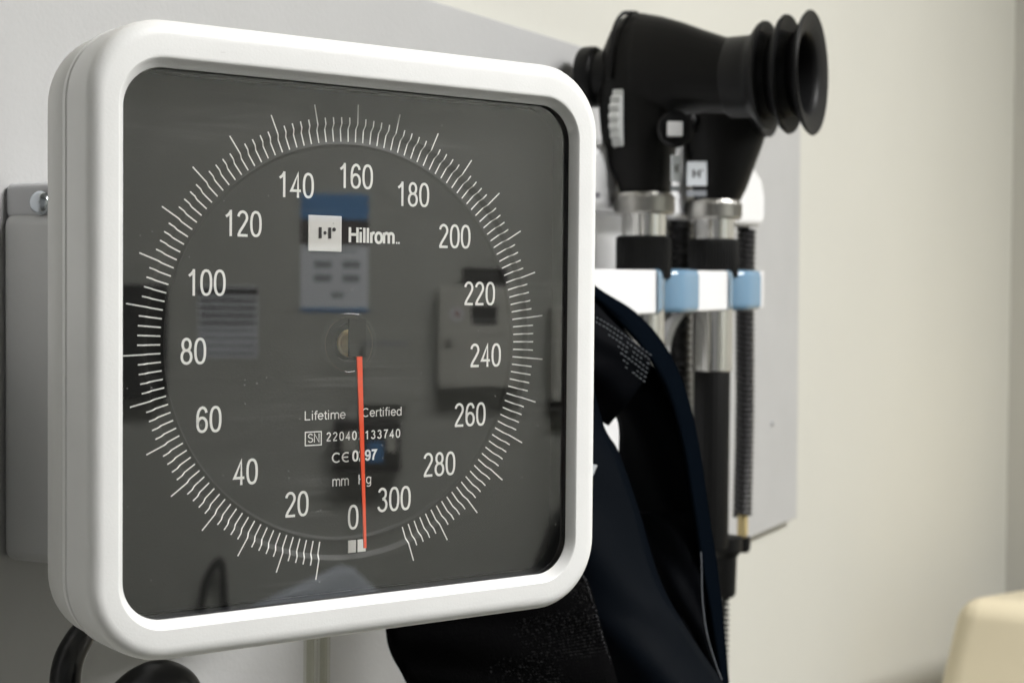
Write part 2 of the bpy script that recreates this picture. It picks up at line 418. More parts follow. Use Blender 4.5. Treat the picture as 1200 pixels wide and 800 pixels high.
# dial face: turned centre with a recessed ring, running out to a rounded square
def squareray(a, h, r):
    c, s = math.cos(a), math.sin(a); lo, hi = 0, .12
    def inside(t_):
        x, z = abs(t_ * c), abs(t_ * s); q = h - r
        return max(x, z) <= h and (x <= q or z <= q or math.hypot(x - q, z - q) <= r)
    for _ in range(40):
        md = (lo + hi) / 2
        if inside(md): lo = md
        else: hi = md
    return lo
DN = 240
Yin, Ytick = .0014, .0010
dprof = [(.0001, .0046), (.0042, .0046), (.0047, .0043), (.0047, .0026), (.0051, Yin), (.030, Yin), (.0515, Yin), (.0519, Yin - .0001), (.0521, Yin - .0004), (.0523, Yin - .0006), (.0526, Yin - .0006), (.0528, Ytick),
         (.0563, Ytick), (.0566, Ytick - .0001), (.0576, .0001), (.0579, 0), (.0600, 0)]
def ytick(r):
    for (r0, y0), (r1, y1) in zip(dprof[11:], dprof[12:]):
        if r0 <= r <= r1: return y0 + (y1 - y0) * (r - r0) / (r1 - r0)
    return 0 if r > .06 else Ytick
rings = [[Vector((r * math.cos(2 * PI * i / DN), y, r * math.sin(2 * PI * i / DN))) for i in range(DN)] for r, y in dprof]
rings.append([Vector((math.cos(2 * PI * i / DN), 0, math.sin(2 * PI * i / DN))) * squareray(2 * PI * i / DN, .0660, .009) for i in range(DN)])
face = MB().loft(rings).build('dial_face', M_dial, g, angle=50)
# tick marks (two shared meshes, turned about the dial's centre)
def tickmesh(r1):
    mb = MB(); rs = [.0531, .0545, .0563, .0566, .0571, .0576, .0579, .0590]
    rs = [r for r in rs if r < r1] + [r1]; hw = .000175
    vs = [(sx * hw, ytick(r) - .00012, r) for r in rs for sx in (-1, 1)]
    mb.add(vs, [(2 * i, 2 * i + 1, 2 * i + 3, 2 * i + 2) for i in range(len(rs) - 1)])
    return mb
tl = tickmesh(.0630).build('tick', M_print, face, smooth=False); ts = tickmesh(.0594).build('tick', M_print, face, smooth=False)
def tang(k):
    t_ = (k - 155) / 145
    return R(-4.53 + 1.1810 * 145 * t_ + .2257 * t_ ** 2 - 5.064 * t_ ** 3)
first = {}
for k in range(10, 301, 2):
    src = tl if k % 10 == 0 else ts
    o = src if src.name not in first else src.copy()
    if src.name in first: col.objects.link(o); o.parent = face
    first[src.name] = 1
    o.rotation_euler = (0, tang(k), 0)
# numerals
NUM = {0: (1.5, -46.7), 20: (-15.3, -42.0), 40: (-29.9, -32.7), 60: (-40.0, -18.9), 80: (-44.2, -1.7), 100: (-40.8, 15.4), 120: (-30.9, 30.5), 140: (-16.0, 41.0),
       160: (1.7, 44.2), 180: (19.5, 40.2), 200: (33.2, 29.2), 220: (41.7, 13.4), 240: (43.9, -4.0), 260: (38.8, -20.6), 280: (28.7, -34.0), 300: (14.2, -42.7)}
for k, (x, z) in NUM.items():
    s = str(k); h = .0066; wd = len(s) * .55 * h
    mb = MB(); text(mb, s, x / 1000 - wd / 2 + .0002, z / 1000 - h / 2, h, Yin - .0001, wt=.102)
    mb.build('numeral', M_print, face, smooth=False)
YT = Yin - .0001
def word(name, s, x, z, h, fit, wt=.1, m_=M_print, track=0):
    mb = MB(); text(mb, s, x / 1000, z / 1000, h / 1000, YT, wt=wt, fit=fit / 1000, track=track); return mb.build(name, m_, face, smooth=False)
word('lettering', 'Lifetime', -13.3, -20.2, 2.35, 12.4, .12)
word('lettering', 'Certified', 3.9, -20.0, 2.35, 12.6, .12)
word('lettering', 'SN', -12.3, -26.1, 2.3, 3.7, .11)
mb = MB()
for q in ((-13.1, -8.1, -23.5, -23.2), (-13.1, -8.1, -27.0, -26.7), (-13.1, -12.8, -26.7, -23.5), (-8.4, -8.1, -26.7, -23.5)):
    mb.add([(q[0] / 1000, YT, q[2] / 1000), (q[1] / 1000, YT, q[2] / 1000), (q[1] / 1000, YT, q[3] / 1000), (q[0] / 1000, YT, q[3] / 1000)], [(0, 1, 2, 3)])
mb.build('lettering_frame', M_print, face, smooth=False)
word('serial_number', '220402133740', -6.7, -26.0, 2.3, 23.2, .15, track=.15)
word('certification_mark', ['C', 'E3'], -5.2, -31.8, 2.6, 5.6, .16)
word('lettering', '0297', 1.2, -31.7, 2.75, 7.6, .20)
word('lettering', 'mm', -5.0, -38.1, 2.7, 5.2, .11)
word('lettering', 'Hg', 2.9, -38.0, 2.6, 4.2, .11)
word('brand_lettering', 'Hillrom', -.4, 26.6, 4.0, 14.2, .19)
mb = MB()
for x in (14.2, 14.9):
    mb.add([(x / 1000, YT, .0266), ((x + .45) / 1000, YT, .0266), ((x + .45) / 1000, YT, .0271), (x / 1000, YT, .0271)], [(0, 1, 2, 3)])
mb.build('brand_lettering', M_print, face, smooth=False)
for x0, x1 in ((-.3, 2.0), (2.55, 5.0)):
    MB().box(x0 / 1000, x1 / 1000, Ytick - .0003, Ytick - .00005, -.0561, -.0528).build('zero_mark', M_logo, face, smooth=False)
# logo tile
lg = MB().box(-.0125, -.0026, Yin - .0004, Yin - .00005, .0240, .0334).build('logo_tile', M_logo, face, bevel=.00015, seg=1)
mb = MB(); LX, LZ, LS = -.0125, .0240, .0097
def lrect(u0, u1, v0, v1): mb.add([(LX + u * LS, Yin - .00052, LZ + v * LS) for u, v in ((u0, v0), (u1, v0), (u1, v1), (u0, v1))], [(0, 1, 2, 3)])
def ldot(u, v, r): mb.add([(LX + (u + r * math.cos(i * PI / 8)) * LS, Yin - .00052, LZ + (v + r * math.sin(i * PI / 8)) * LS) for i in range(16)], [tuple(range(16))])
lrect(.31, .40, .35, .65); lrect(.60, .69, .35, .65); ldot(.50, .50, .048); ldot(.775, .60, .055)
mb.build('logo_emblem', M_ink, face, smooth=False)
# brass pivot, needle, clear boss
pv = MB(); Mp = MX((.0004, .0022, -.0002), (0, -1, 0))
pv.lathe([(.0037, 0), (.0037, .0008), (.0034, .0011), (.0029, .0010), (.0026, .0006), (.0025, .0018), (.0021, .0023), (.0014, .0025), (.0011, .0018), (.0001, .0018)], Mp, 32)
pv.build('pivot', M_brass, g)
nb = MB()
# hub plate of the needle, then the painted pointer
nb.box(-.0021, .0033, -.0022, -.0017, -.0037, .0064)
nb.build('needle_hub', M_needle, g, bevel=.0002, seg=2)
nb = MB(); nb.add([(.0001, -.0027, -.0036), (.0017, -.0027, -.0036), (.00335, -.0027, -.0546), (.00265, -.0027, -.0546),
                   (.0001, -.0022, -.0036), (.0017, -.0022, -.0036), (.00335, -.0022, -.0546), (.00265, -.0022, -.0546)],
                  [(0, 1, 2, 3), (7, 6, 5, 4), (0, 4, 5, 1), (1, 5, 6, 2), (2, 6, 7, 3), (3, 7, 4, 0)])
nb.build('needle', M_orange, g, smooth=False)
bb = MB(); prf = []
for i in range(13):
    a = R(180 * i / 12); prf.append((.0078 + .0010 * math.cos(a), .0016 * math.sin(a)))
bb.lathe(prf, MX((-.0002, .0020, -.0003), (0, -1, 0)), 48)
bb.build('clear_boss', M_dome, g)

# ------------------------------------------------------------------ white wall unit with the cradle
u = empty('instrument_wall_unit', (.45, .139, .02), (0, -.0145, 0))
tag(u, 'white wall unit with a blue-lined cradle bar holding the two black eye and ear instruments', 'wall unit')
def U(x, y, z): return (x - .45, y - .139, z - .02)
b = MB()
top = [(.335, .060), (.335, .078), (.35, .087), (.40, .096), (.46, .105), (.54, .108), (.61, .102), (.634, .092), (.642, .080), (.642, .062), (.634, .058), (.60, .0575)]
b.prism([(x - .45, z - .02) for x, z in top], 'y', .110 - .139, 0)
b.build('housing', M_whitegloss, u, bevel=.005, seg=4)
# lower back plate with the big concave cut
pl_ = [(.335, .062), (.335, -.16), (.492, -.16), (.497, -.06), (.5035, -.030), (.510, -.014), (.525, -.003), (.540, .002), (.558, .004), (.558, .033), (.545, .035), (.533, .042), (.528, .052), (.527, .062)]
b = MB(); b.prism([(x - .45, z - .02) for x, z in pl_], 'y', .127 - .139, -.0002)
b.build('back_plate', M_whitegloss, u, bevel=.002, seg=3)
ar = spline([Vector(p) for p in ((.520, 0, .006), (.500, 0, .0035), (.484, 0, -.003), (.4745, 0, -.013), (.4700, 0, -.028), (.4680, 0, -.060))], 6)
ib = [Vector((p.x - .0075, 0, p.z + .0015)) for p in ar]
b = MB(); b.prism([(p.x - .45, p.z - .02) for p in ar] + [(p.x - .45, p.z - .02) for p in reversed(ib)], 'y', .1075 - .139, .1125 - .139)
b.build('curved_arm', M_whitegloss, u, bevel=.001, seg=2)
mb = MB(); text(mb, 'Hillrom', 0, 0, .0034, 0, wt=.16, P=lambda a, c: (a + .372 - .45, .110 - .139 - .0003, c + .0655 - .02))
mb.build('brand_lettering', mat('grey_print', (.25, .25, .3), .5), u, smooth=False)
# cradle bar: outline seen from above with two pockets
def pocket(cx):
    L_ = [(-.0203, .0780), (-.0150, .0782), (-.0100, .0795), (-.0068, .0825), (-.0064, .0860)]
    for i in range(0, 13):
        a = R(235 - 290 * i / 12); L_.append((.0128 * math.cos(a), .0970 + .0128 * math.sin(a)))
    L_ += [(.0095, .0850), (.0130, .0815), (.0180, .0793), (.0250, .0782), (.0362, .0780)]
    return [(cx + a, b_) for a, b_ in L_]
out = [(.300, .1125), (.300, .0780)] + pocket(.4033) + pocket(.5058) + [(.5490, .0785), (.5530, .0805), (.5550, .085), (.5550, .100), (.551, .108), (.543, .1125)]
Z0, Z1 = .0058, .0282
b = MB(); n = len(out)
b.prism([(x - .45, y - .139) for x, y in out], 'z', Z0 - .02, Z1 - .02)
b.build('cradle_bar', M_whitegloss, u, bevel=.0034, seg=4)
for cx in (.4033, .5058):
    p = pocket(cx); n = len(p)
    if cx > .5: p[-1] = (cx + .0335, .0780)
    def off(d):
        o_ = []
        for i in range(n):
            a, c = p[max(i - 1, 0)], p[min(i + 1, n - 1)]; dx, dy = c[0] - a[0], c[1] - a[1]; l = math.hypot(dx, dy)
            o_.append((p[i][0] + dy / l * d, p[i][1] - dx / l * d))
        return o_
    A, B = off(.0011), off(-.002)
    rings = []
    for (q, za) in ((B, Z1 + .0006), (A[:], Z1 + .0002), (A[:], Z0 - .0002), (B, Z0 - .0006)):
        rings.append([Vector((x - .45, y - .139, za - .02)) for x, y in q])
    # rounded top and bottom edges of the liner
    rings = [rings[0]]
    for i in range(7):
        a = R(90 * i / 6); k = -.002 + .0031 * math.sin(a) if i else -.0016
        rings.append([Vector((x - .45, y - .139, Z1 + .0006 - .0040 * (1 - math.cos(a)) - .02)) for x, y in off(k)])
    for i in range(7):
        a = R(90 * i / 6); k = -.002 + .0031 * math.cos(a) if i < 6 else -.0016
        rings.append([Vector((x - .45, y - .139, Z0 - .0006 + .0040 * (1 - math.sin(a)) - .02)) for x, y in off(k)])
    b = MB(); b.loft(rings, closed=False)
    b.build('cradle_liner', M_blue, u, angle=60)

# ------------------------------------------------------------------ the two instruments
HR = (0, 0, R(-87))
def handle(t, s=1.0, zlow=-.13):
    """local origin at the foot of the knurled ring on the handle's axis; local z up"""
    # knurled steel ring
    kb = MB(); nk = 60; rings = []
    prof = [(.0112, 0), (.0150, .0003), (.0157, .0012)] + [(.0157, .0012 + .0078 * i / 12) for i in range(1, 13)] + [(.0150, .0102), (.0146, .0112), (.011, .0116)]
    for j, (r, z) in enumerate(prof):
        kn = .0006 if 2 < j < len(prof) - 3 else 0
        rings.append([Vector(((r + kn * (1 if (i + j) % 2 else -1)) * math.cos(2 * PI * i / nk), (r + kn * (1 if (i + j) % 2 else -1)) * math.sin(2 * PI * i / nk), z)) for i in range(nk)])
    kb.loft(rings); kb.build('knurled_ring', M_steel, t, angle=25)
    MB().lathe([(.0118, .001), (.0118, -.0115), (.0121, -.0118), (.0121, -.0130)], None, 48).build('collar', M_chrome, t)
    # ribbed cap
    cb = MB(); n = 144; rings = []
    for z, r in ((-.0112, .0105), (-.0112, .0136), (-.0120, .0145), (-.0128, .0147), (-.0310, .0147), (-.0335, .0142), (-.0335, .0115)):
        rings.append([Vector(((r - (.0005 if i % 3 == 0 and r > .0138 else 0)) * math.cos(2 * PI * i / n), (r - (.0005 if i % 3 == 0 and r > .0138 else 0)) * math.sin(2 * PI * i / n), z)) for i in range(n)])
    cb.loft(rings); cb.build('ribbed_cap', M_ribc, t, angle=30)
    MB().lathe([(.0115, -.033), (.0115, -.088), (.0110, -.0885)], None, 48).build('steel_tube', M_chrome, t)
    gb = MB(); n = 96; rings = []
    for z, r in ((-.0875, .0095), (-.0875, .0104), (-.0885, .0107), (-.190, .0107), (-.193, .0100), (-.193, .0001)):
        rings.append([Vector(((r - (.0004 if i % 4 == 0 and r > .0105 else 0)) * math.cos(2 * PI * i / n), (r - (.0004 if i % 4 == 0 and r > .0105 else 0)) * math.sin(2 * PI * i / n), z)) for i in range(n)])
    gb.loft(rings); gb.build('grip', M_ribc, t, angle=30)

def U1(a):
    d = (a - 755) / 2087; return d * (1 - .56 * d)
def s1(u_): return 1 / (2233 + 1250 * u_)
def P1(px, py, v=0):
    u_ = U1(px); return Vector((u_, v, .0117 + (225.7 - 52 * u_ - py) * s1(u_)))
def se_ring_z(x0, x1, hw, z, n=32, p=2.4):
    cx, rx = (x0 + x1) / 2, (x1 - x0) / 2; rx = math.sqrt(max(rx * rx - (.44 * hw) ** 2, (.5 * rx) ** 2)); o = []
    for i in range(n):
        c, s = math.cos(2 * PI * i / n), math.sin(2 * PI * i / n)
        o.append(Vector((cx + rx * math.copysign(abs(c) ** (2 / p), c), hw * math.copysign(abs(s) ** (2 / p), s), z)))
    return o
def se_ring_x(z0, z1, hw, x, n=32, p=2.2, skew=0):
    cz, rz = (z0 + z1) / 2, (z1 - z0) / 2; o = []
    for i in range(n):
        c, s = math.cos(2 * PI * i / n), math.sin(2 * PI * i / n)
        o.append(Vector((x, hw * math.copysign(abs(c) ** (2 / p), c), cz + rz * math.copysign(abs(s) ** (2 / p), s))))
    return o
def fuse(o, vox=.0009, it=6):
    r = o.modifiers.new('r', 'REMESH'); r.mode = 'VOXEL'; r.voxel_size = vox; r.use_smooth_shade = True
    s = o.modifiers.new('s', 'SMOOTH'); s.factor = .5; s.iterations = it
    return o
t1 = empty('ophthalmoscope', (.4033, .0940, .0566), HR)
tag(t1, 'black eye-viewing instrument with a ribbed flared eyecup, standing nearer the gauge in the cradle', 'ophthalmoscope')
handle(t1)
b = MB()
secs = [(226, 727, 787, .0130), (216, 724, 787, .0135), (200, 716, 789, .0142), (180, 708, 791, .0155), (155, 704, 794, .0165), (120, 701, 796, .0170), (90, 702, 790, .0170), (60, 705, 785, .0160), (38, 714, 775, .0135), (24, 726, 765, .010), (18, 736, 758, .006)]
b.loft([se_ring_z(P1(x0, 0).x, P1(x1, 0).x, hw, P1((x0 + x1) / 2, py).z) for py, x0, x1, hw in secs], True, True, True)
secs = [(735, 17, 150, .014), (752, 16, 150, .0185), (775, 20, 142, .0195), (800, 27, 134, .0195), (825, 36, 132, .0195), (850, 44, 133, .0195), (866, 47, 134, .0195)]
b.loft([se_ring_x(P1(px, z1).z, P1(px, z0).z, hw, P1(px, 0).x) for px, z0, z1, hw in secs], True, True, True)
fuse(b.build('head', M_blk, t1), .0008, 5)
# raised rim line between front shell and rear shell
rim = [P1(x, y) for x, y in ((742, 13), (730, 18), (719, 32), (712, 60), (710, 95), (711, 140), (714, 175))]
b = MB()
for sgn in (-1,):
    pts = spline([P1(746, 17, -.002), P1(742, 18, -.006), P1(736, 22, -.0115), P1(731, 40, -.0160), P1(728, 70, -.0178), P1(727, 98, -.0178)], 6)
    b.tube(pts, .0012, 8)
b.build('shell_seam', M_blk, t1)
# eyecup
XA = (1, 0, 0); cz = P1(930, 87).z
def px2(a_, r_): return (r_ * s1(U1(a_)), U1(a_))
cup = [(853, 45), (856, 47), (878, 48), (884, 50), (892, 61), (896, 63.5), (899, 63), (899.5, 60), (893, 50), (905, 47), (912, 53), (919, 67), (922, 69.5), (925, 68.5), (924, 64), (918, 51), (930, 47), (938, 54), (947, 70), (950.5, 73), (952, 72), (950, 64), (946.5, 50), (944, 47), (938, 45.5), (925, 44), (880, 40), (875, 0.1)]
b = MB(); b.lathe([px2(a, r) for a, r in cup], Matrix.Translation((0, 0, cz)) @ Vector(XA).to_track_quat('Z', 'Y').to_matrix().to_4x4(), 64)
b.build('eyecup', M_rub, t1, angle=50)
b = MB(); b.lathe([px2(a, r) for a, r in ((881, 39), (883, 30), (885, 0.1))], Matrix.Translation((0, 0, cz)) @ Vector(XA).to_track_quat('Z', 'Y').to_matrix().to_4x4(), 48)
b.build('eye_lens', M_gasket, t1)
b = MB(); b.lathe([px2(a, r) for a, r in ((722, 28), (702, 29), (700, 34), (697, 35.5), (686, 35.5), (683, 34), (682, 30), (684, 26), (690, 24), (691, .1))], Matrix.Translation((0, 0, P1(690, 91).z)) @ Vector(XA).to_track_quat('Z', 'Y').to_matrix().to_4x4(), 48)
b.build('front_lens', M_rub, t1, angle=50)
# thumb wheel, proud of the near side
b = MB(); n = 96; rings = []
for x, r in ((-.0030, .0001), (-.0030, .018), (-.0026, .0196), (.0026, .0196), (.0030, .018), (.0030, .0001)):
    rings.append([Vector((P1(737, 0).x + x, -.0035 + (r + (.0008 * math.cos(i / 96 * 2 * PI * 24) if r > .015 else 0)) * math.cos(2 * PI * i / n), P1(718, 143).z + (r + (.0008 * math.cos(i / 96 * 2 * PI * 24) if r > .015 else 0)) * math.sin(2 * PI * i / n))) for i in range(n)])
b.loft(rings); b.build('thumb_wheel', M_gearw, t1, angle=40)
# push button
bt = MB().lathe([(.0001, 0), (.0090, 0), (.0094, .0012), (.0086, .002), (.0075, .0016), (.0070, .0010), (.0001, .001)], MX(P1(801, 155, -.0140), (.45, -1, 0)), 40).build('button_ring', M_rub, t1)
b = MB(); q = P1(803, 155, -.0170); b.box(-.0040, .0040, -.0012, .004, -.0038, .0038, Matrix.Translation(q) @ Matrix.Rotation(R(24), 4, 'Z'))
b.build('button', M_whitegloss, t1, bevel=.0008, seg=3)
def label_plate(t, c, ang, w_, h_, lo):
    Mq = Matrix.Translation(c) @ Matrix.Rotation(ang, 4, 'Z')
    o = MB().box(-w_ / 2, w_ / 2, -.0004, .0004, -h_ / 2, h_ / 2, Mq).build('label', M_paper, t, smooth=False)
    mb = MB()
    def q(u0, u1, v0, v1): mb.add([Mq @ Vector((u_ * w_, -.00055, v_ * h_)) for u_, v_ in ((u0, v0), (u1, v0), (u1, v1), (u0, v1))], [(0, 1, 2, 3)])
    q(-.2, -.1, -.16, .16); q(.08, .18, -.16, .16); q(-.05, .03, -.04, .04); q(.24, .32, .10, .18)
    mb.build('label_emblem', M_ink, t, smooth=False)
    o2 = MB().box(-w_ / 2, w_ / 2, -.0004, .0004, -h_ / 2 - lo, -h_ / 2 - lo * .45, Mq); o2.build('label_line', M_pgrey, t, smooth=False)
label_plate(t1, P1(798, 199, -.0085), R(62), .0062, .0135, .005)

def U2(a):
    d = (a - 837) / 1914; return d * (1 - .5 * d)
def s2(u_): return 1 / (2006 + 1030 * u_)
def P2(px, py, v=0):
    u_ = U2(px); return Vector((u_, v, .0117 + (234.3 - 42 * u_ - py) * s2(u_)))
t2 = empty('otoscope', (.5058, .0945, .0590), HR)
tag(t2, 'black handheld instrument with a plain rounded head, farther from the gauge in the cradle', 'otoscope')
handle(t2)
b = MB()
secs = [(236, 813, 868, .0130), (222, 811, 875, .0135), (200, 808, 883, .0145), (172, 803, 893, .0158), (150, 799, 900, .0170), (125, 798, 905, .0180), (95, 800, 905, .0180), (70, 812, 897, .016), (56, 830, 880, .010)]
b.loft([se_ring_z(P2(x0, 0).x, P2(x1, 0).x, hw, P2((x0 + x1) / 2, py).z, p=2.3) for py, x0, x1, hw in secs], True, True, True)
fuse(b.build('head', M_blk, t2), .0009, 4)
b = MB(); b.lathe([(r * s2(U2(a)), U2(a)) for a, r in ((870, 34), (880, 40), (888, 52), (895, 57), (899, 57), (898, 52), (890, 40), (885, .1))], Matrix.Translation((0, 0, P2(890, 104).z)) @ Vector(XA).to_track_quat('Z', 'Y').to_matrix().to_4x4(), 48)
b.build('viewing_rim', M_rub, t2)
b = MB().lathe([(.0001, 0), (.0075, 0), (.0078, .0015), (.006, .0035), (.0001, .0040)], MX(P2(812, 146, -.0160), (-.1, -1, .1)), 32)
b.build('switch', M_rub, t2)
label_plate(t2, P2(826, 206, -.0152), R(10), .0115, .0140, .006)

# ------------------------------------------------------------------ coiled cords hanging by the cradle
def coil(name, x, y, z0, z1, r, tr, pitch, mat_, lab, lean=0.0):
    t = empty(name, (x, y, z1)); tag(t, lab, 'cord', 'coiled cords hanging beside the handles')
    n = int((z1 - z0) / pitch * 10); pts = []
    for i in range(n):
        a = 2 * PI * i / 10; z = -(z1 - z0) * i / n
        wob = .0012 * math.sin(z * 37 + x * 50)
        pts.append((lean * z + wob + r * math.cos(a), r * math.sin(a), z))
    MB().tube(pts, tr, 6).build('coil', mat_, t)
    bz = -(z1 - z0)
    MB().lathe([(.0030, bz - .014), (.0036, bz - .012), (.0036, bz), (.0030, bz + .002), (.0001, bz + .002)], Matrix.Translation((lean * bz, 0, 0)), 20).build('ferrule', M_gold, t)
    MB().lathe([(.0001, bz - .024), (.0044, bz - .024), (.0055, bz - .021), (.0055, bz - .014), (.0001, bz - .014)], Matrix.Translation((lean * bz, 0, 0)), 20).build('end_cap', M_ribc, t)
    return t
coil('coiled_cord', .628, .119, -.132, .060, .0050, .0017, .0034, M_cordg, 'dark coiled cord rightmost beside the cradle, hanging in front of the grey board')
coil('coiled_cord', .583, .121, -.132, .060, .0045, .0017, .0034, M_cordg, 'dark coiled cord partly hidden right behind the farther instrument handle')
coil('coiled_cord', .516, .1195, -.150, .060, .0050, .0026, .0044, M_cord, 'black coiled cord hanging between the two instrument handles')
# plug at the foot of the far handle
tp = empty('cord_plug', tuple(at(851, 640, .905))); tag(tp, 'tapered black plug hanging below the farther instrument handle', 'plug')
MB().lathe([(.0001, .006), (.0095, .006), (.0095, -.002), (.0065, -.006), (.0060, -.028), (.0045, -.030), (.0001, -.030)], None, 24).build('plug_body', M_ribc, tp)
n = 260; MB().tube([(.002 * math.cos(2 * PI * i / 8) - .001 , .002 * math.sin(2 * PI * i / 8), -.029 - .1 * i / n) for i in range(n)], .0011, 5).build('cable', M_cord, tp)

# ------------------------------------------------------------------ blood pressure cuff, folded and hung behind the gauge
cf = empty('blood_pressure_cuff', tuple(at(760, 560, .60)))
tag(cf, 'folded navy black blood pressure cuff hanging behind the lower right of the gauge', 'blood pressure cuff')
CO = at(760, 560, .60)
def A_(px, py, d): return at(px, py, d) - CO
def band(name, left, right, m_, n=10, thick=.0016, bulge=0.0):
    """sheet between two edge curves (pixel x, pixel y, depth), n strips across, bulging toward the camera"""
    Lc = spline([Vector(p) for p in left], 8); Rc = spline([Vector(p) for p in right], 8)
    N = 40
    def samp(c, t_):
        f_ = t_ * (len(c) - 1); i = min(int(f_), len(c) - 2); return c[i].lerp(c[i + 1], f_ - i)
    rows = []
    for j in range(N + 1):
        t_ = j / N; a, b_ = samp(Lc, t_), samp(Rc, t_); row = []
        for i in range(n + 1):
            s_ = i / n; q = a.lerp(b_, s_); d = q.z - bulge * math.sin(PI * s_) + .0012 * math.sin(7 * t_ + 5 * s_) + .0008 * math.sin(17 * t_ - 9 * s_)
            row.append(A_(q.x, q.y, d))
        rows.append(row)
    mb = MB(); mb.loft(rows, closed=False)
    o = mb.build(name, m_, cf, angle=180)
    sd = o.modifiers.new('t', 'SOLIDIFY'); sd.thickness = thick; sd.offset = 0
    return o
# outer roll of the cuff: bright edge strip that follows the silhouette
band('outer_fold', [(640, 300, .60), (700, 353, .60), (745, 398, .595), (778, 450, .59), (800, 520, .588), (812, 590, .587), (822, 660, .587), (836, 740, .59), (850, 830, .595)],
     [(660, 300, .63), (697, 337, .63), (742, 366, .63), (775, 402, .63), (800, 452, .63), (817, 520, .63), (829, 600, .63), (842, 690, .63), (855, 830, .63)], M_navyr, 12, bulge=.010)
# inner dark hollow
band('lining', [(600, 300, .612), (640, 380, .612), (690, 440, .612), (724, 488, .612), (727, 540, .618), (735, 620, .622), (745, 700, .622), (760, 830, .62)],
     [(690, 345, .605), (735, 390, .602), (780, 455, .60), (802, 520, .60), (814, 600, .60), (824, 680, .60), (836, 750, .60), (850, 830, .60)], M_cuffblk, 12, bulge=.004)
band('upper_panel', [(600, 340, .585), (610, 380, .585), (620, 430, .585), (640, 460, .59), (660, 470, .592)],
     [(690, 350, .592), (735, 395, .59), (762, 425, .588), (740, 465, .59), (712, 497, .596)], M_cuffblk, 12, bulge=.004)
# navy front flap
band('front_flap', [(600, 420, .565), (600, 500, .565), (610, 600, .565), (640, 680, .565), (690, 760, .565), (730, 840, .565)],
     [(690, 440, .585), (706, 500, .583), (724, 532, .582), (748, 600, .58), (772, 680, .578), (805, 740, .578), (856, 815, .58)], M_navy, 14, bulge=.012)
# right hand inner fold with its sharp bright edge
band('side_fold', [(748, 600, .598), (760, 640, .595), (775, 690, .59), (800, 735, .588), (845, 800, .585)],
     [(818, 600, .594), (821, 640, .590), (825, 700, .586), (832, 760, .584), (852, 815, .582)], M_cuffblk, 8, bulge=.002)
eg = [at(820.5, 634, .5865) - CO, at(822, 660, .5845) - CO, at(823, 700, .5835) - CO, at(828, 740, .5825) - CO, at(838, 775, .582) - CO, at(846, 796, .581) - CO]
MB().tube(spline(eg, 6), .00022, 5).build('edge_glint', mat('edge_glint_grey', (.14, .15, .17), .3), cf)  # specular line along the fold's edge, built as a thin pale tube
# velcro patch, with rows of hooks
def vel(s_, t_):
    x = 430 + (693 - 430) * s_; 
    tl_, tr_ = Vector((440, 640, .535)), Vector((686, 672, .552))
    bl_, br_ = Vector((500, 900, .535)), Vector((745, 850, .552))
    q = tl_.lerp(tr_, s_).lerp(bl_.lerp(br_, s_), t_)
    q.z -= .006 * math.sin(PI * s_)
    return q
rows = [[A_(*vel(i / 24, j / 16)) for i in range(25)] for j in range(17)]
# rounded lower left outline of the patch
def vel2(s_, t_):
    q = vel(s_, t_)
    lx = [(452, 700), (453, 738), (459, 765), (471, 790), (492, 825), (530, 870)]
    return q
Lc = [(452, 690, .54), (453, 738, .54), (459, 762, .54), (471, 788, .54), (486, 808, .54), (520, 850, .54)]
Rc = [(664, 660, .553), (684, 676, .553), (695, 706, .552), (708, 750, .552), (722, 800, .552), (738, 850, .552)]
band('velcro_flap', Lc, Rc, M_velcro, 16, thick=.003, bulge=.008)
st = MB(); hk = MB()
Ls = spline([Vector(p) for p in Lc], 12); Rs = spline([Vector(p) for p in Rc], 12)
N = len(Ls)
for j in range(N - 1):
    for k in range(2):
        q = Rs[j].lerp(Rs[j + 1], k / 2)
        if random.random() < .8:
            c = A_(q.x + random.uniform(-1, 1), q.y, q.z - .0016)
            st.tube([c, c + Vector((random.uniform(-1, 1), random.uniform(-1, 1), random.uniform(-1.5, .2))) * .0006], .00016, 4)
        for i in range(46):
            s_ = 1 - (i + random.random() * .5) * .0135
            p = Ls[j].lerp(Rs[j], s_); 
            if random.random() > (p.x - 560) / 150: continue
            c = A_(p.x, p.y + k * 4, p.z - .008 * math.sin(PI * s_) - .0014)
            hk.tube([c, c + CU * random.uniform(.0001, .0004) + CR * random.uniform(-.0006, .0006)], .00018, 3)
st.build('stitching', mat('stitch_grey', (.03, .03, .035), .7), cf); hk_o = hk.build('velcro_hooks', mat('hook_black', (.004, .004, .0045), .6, spec=.15), cf); hk_o['kind'] = 'stuff'
# small woven print near the top of the cuff
pr = MB()
for r_ in range(7):
    for c_ in range(16):
        if c_ < 4 and r_ not in (0, 1): continue
        if random.random() < .12: continue
        fx = 699 + c_ * 4.1 - r_ * 1.2; fy = 371 + c_ * 2.0 + r_ * 5.2 + (c_ ** 1.5) * .22
        if fx > 764 - max(0, r_ - 3) * 2 or (r_ > 2 and c_ < 4 + r_): continue
        a = A_(fx, fy, .5785); b2 = A_(fx + random.uniform(2.0, 3.4), fy + 1.6, .5785); dn = -CU * .0004
        pr.add([a, b2, b2 + dn, a + dn], [(0, 1, 2, 3)])
pr.build('woven_print', M_thread, cf, smooth=False)
# white care tag peeping out beside the gauge
b = MB(); a = [A_(688, 542, .56), A_(700, 545, .56), A_(694, 559, .56), A_(688, 566, .56)]
b.add(a + [p + CF * .0006 for p in a], [(0, 1, 2, 3), (7, 6, 5, 4), (0, 4, 5, 1), (1, 5, 6, 2), (2, 6, 7, 3), (3, 7, 4, 0)])
b.build('care_tag', M_paper, cf, smooth=False)

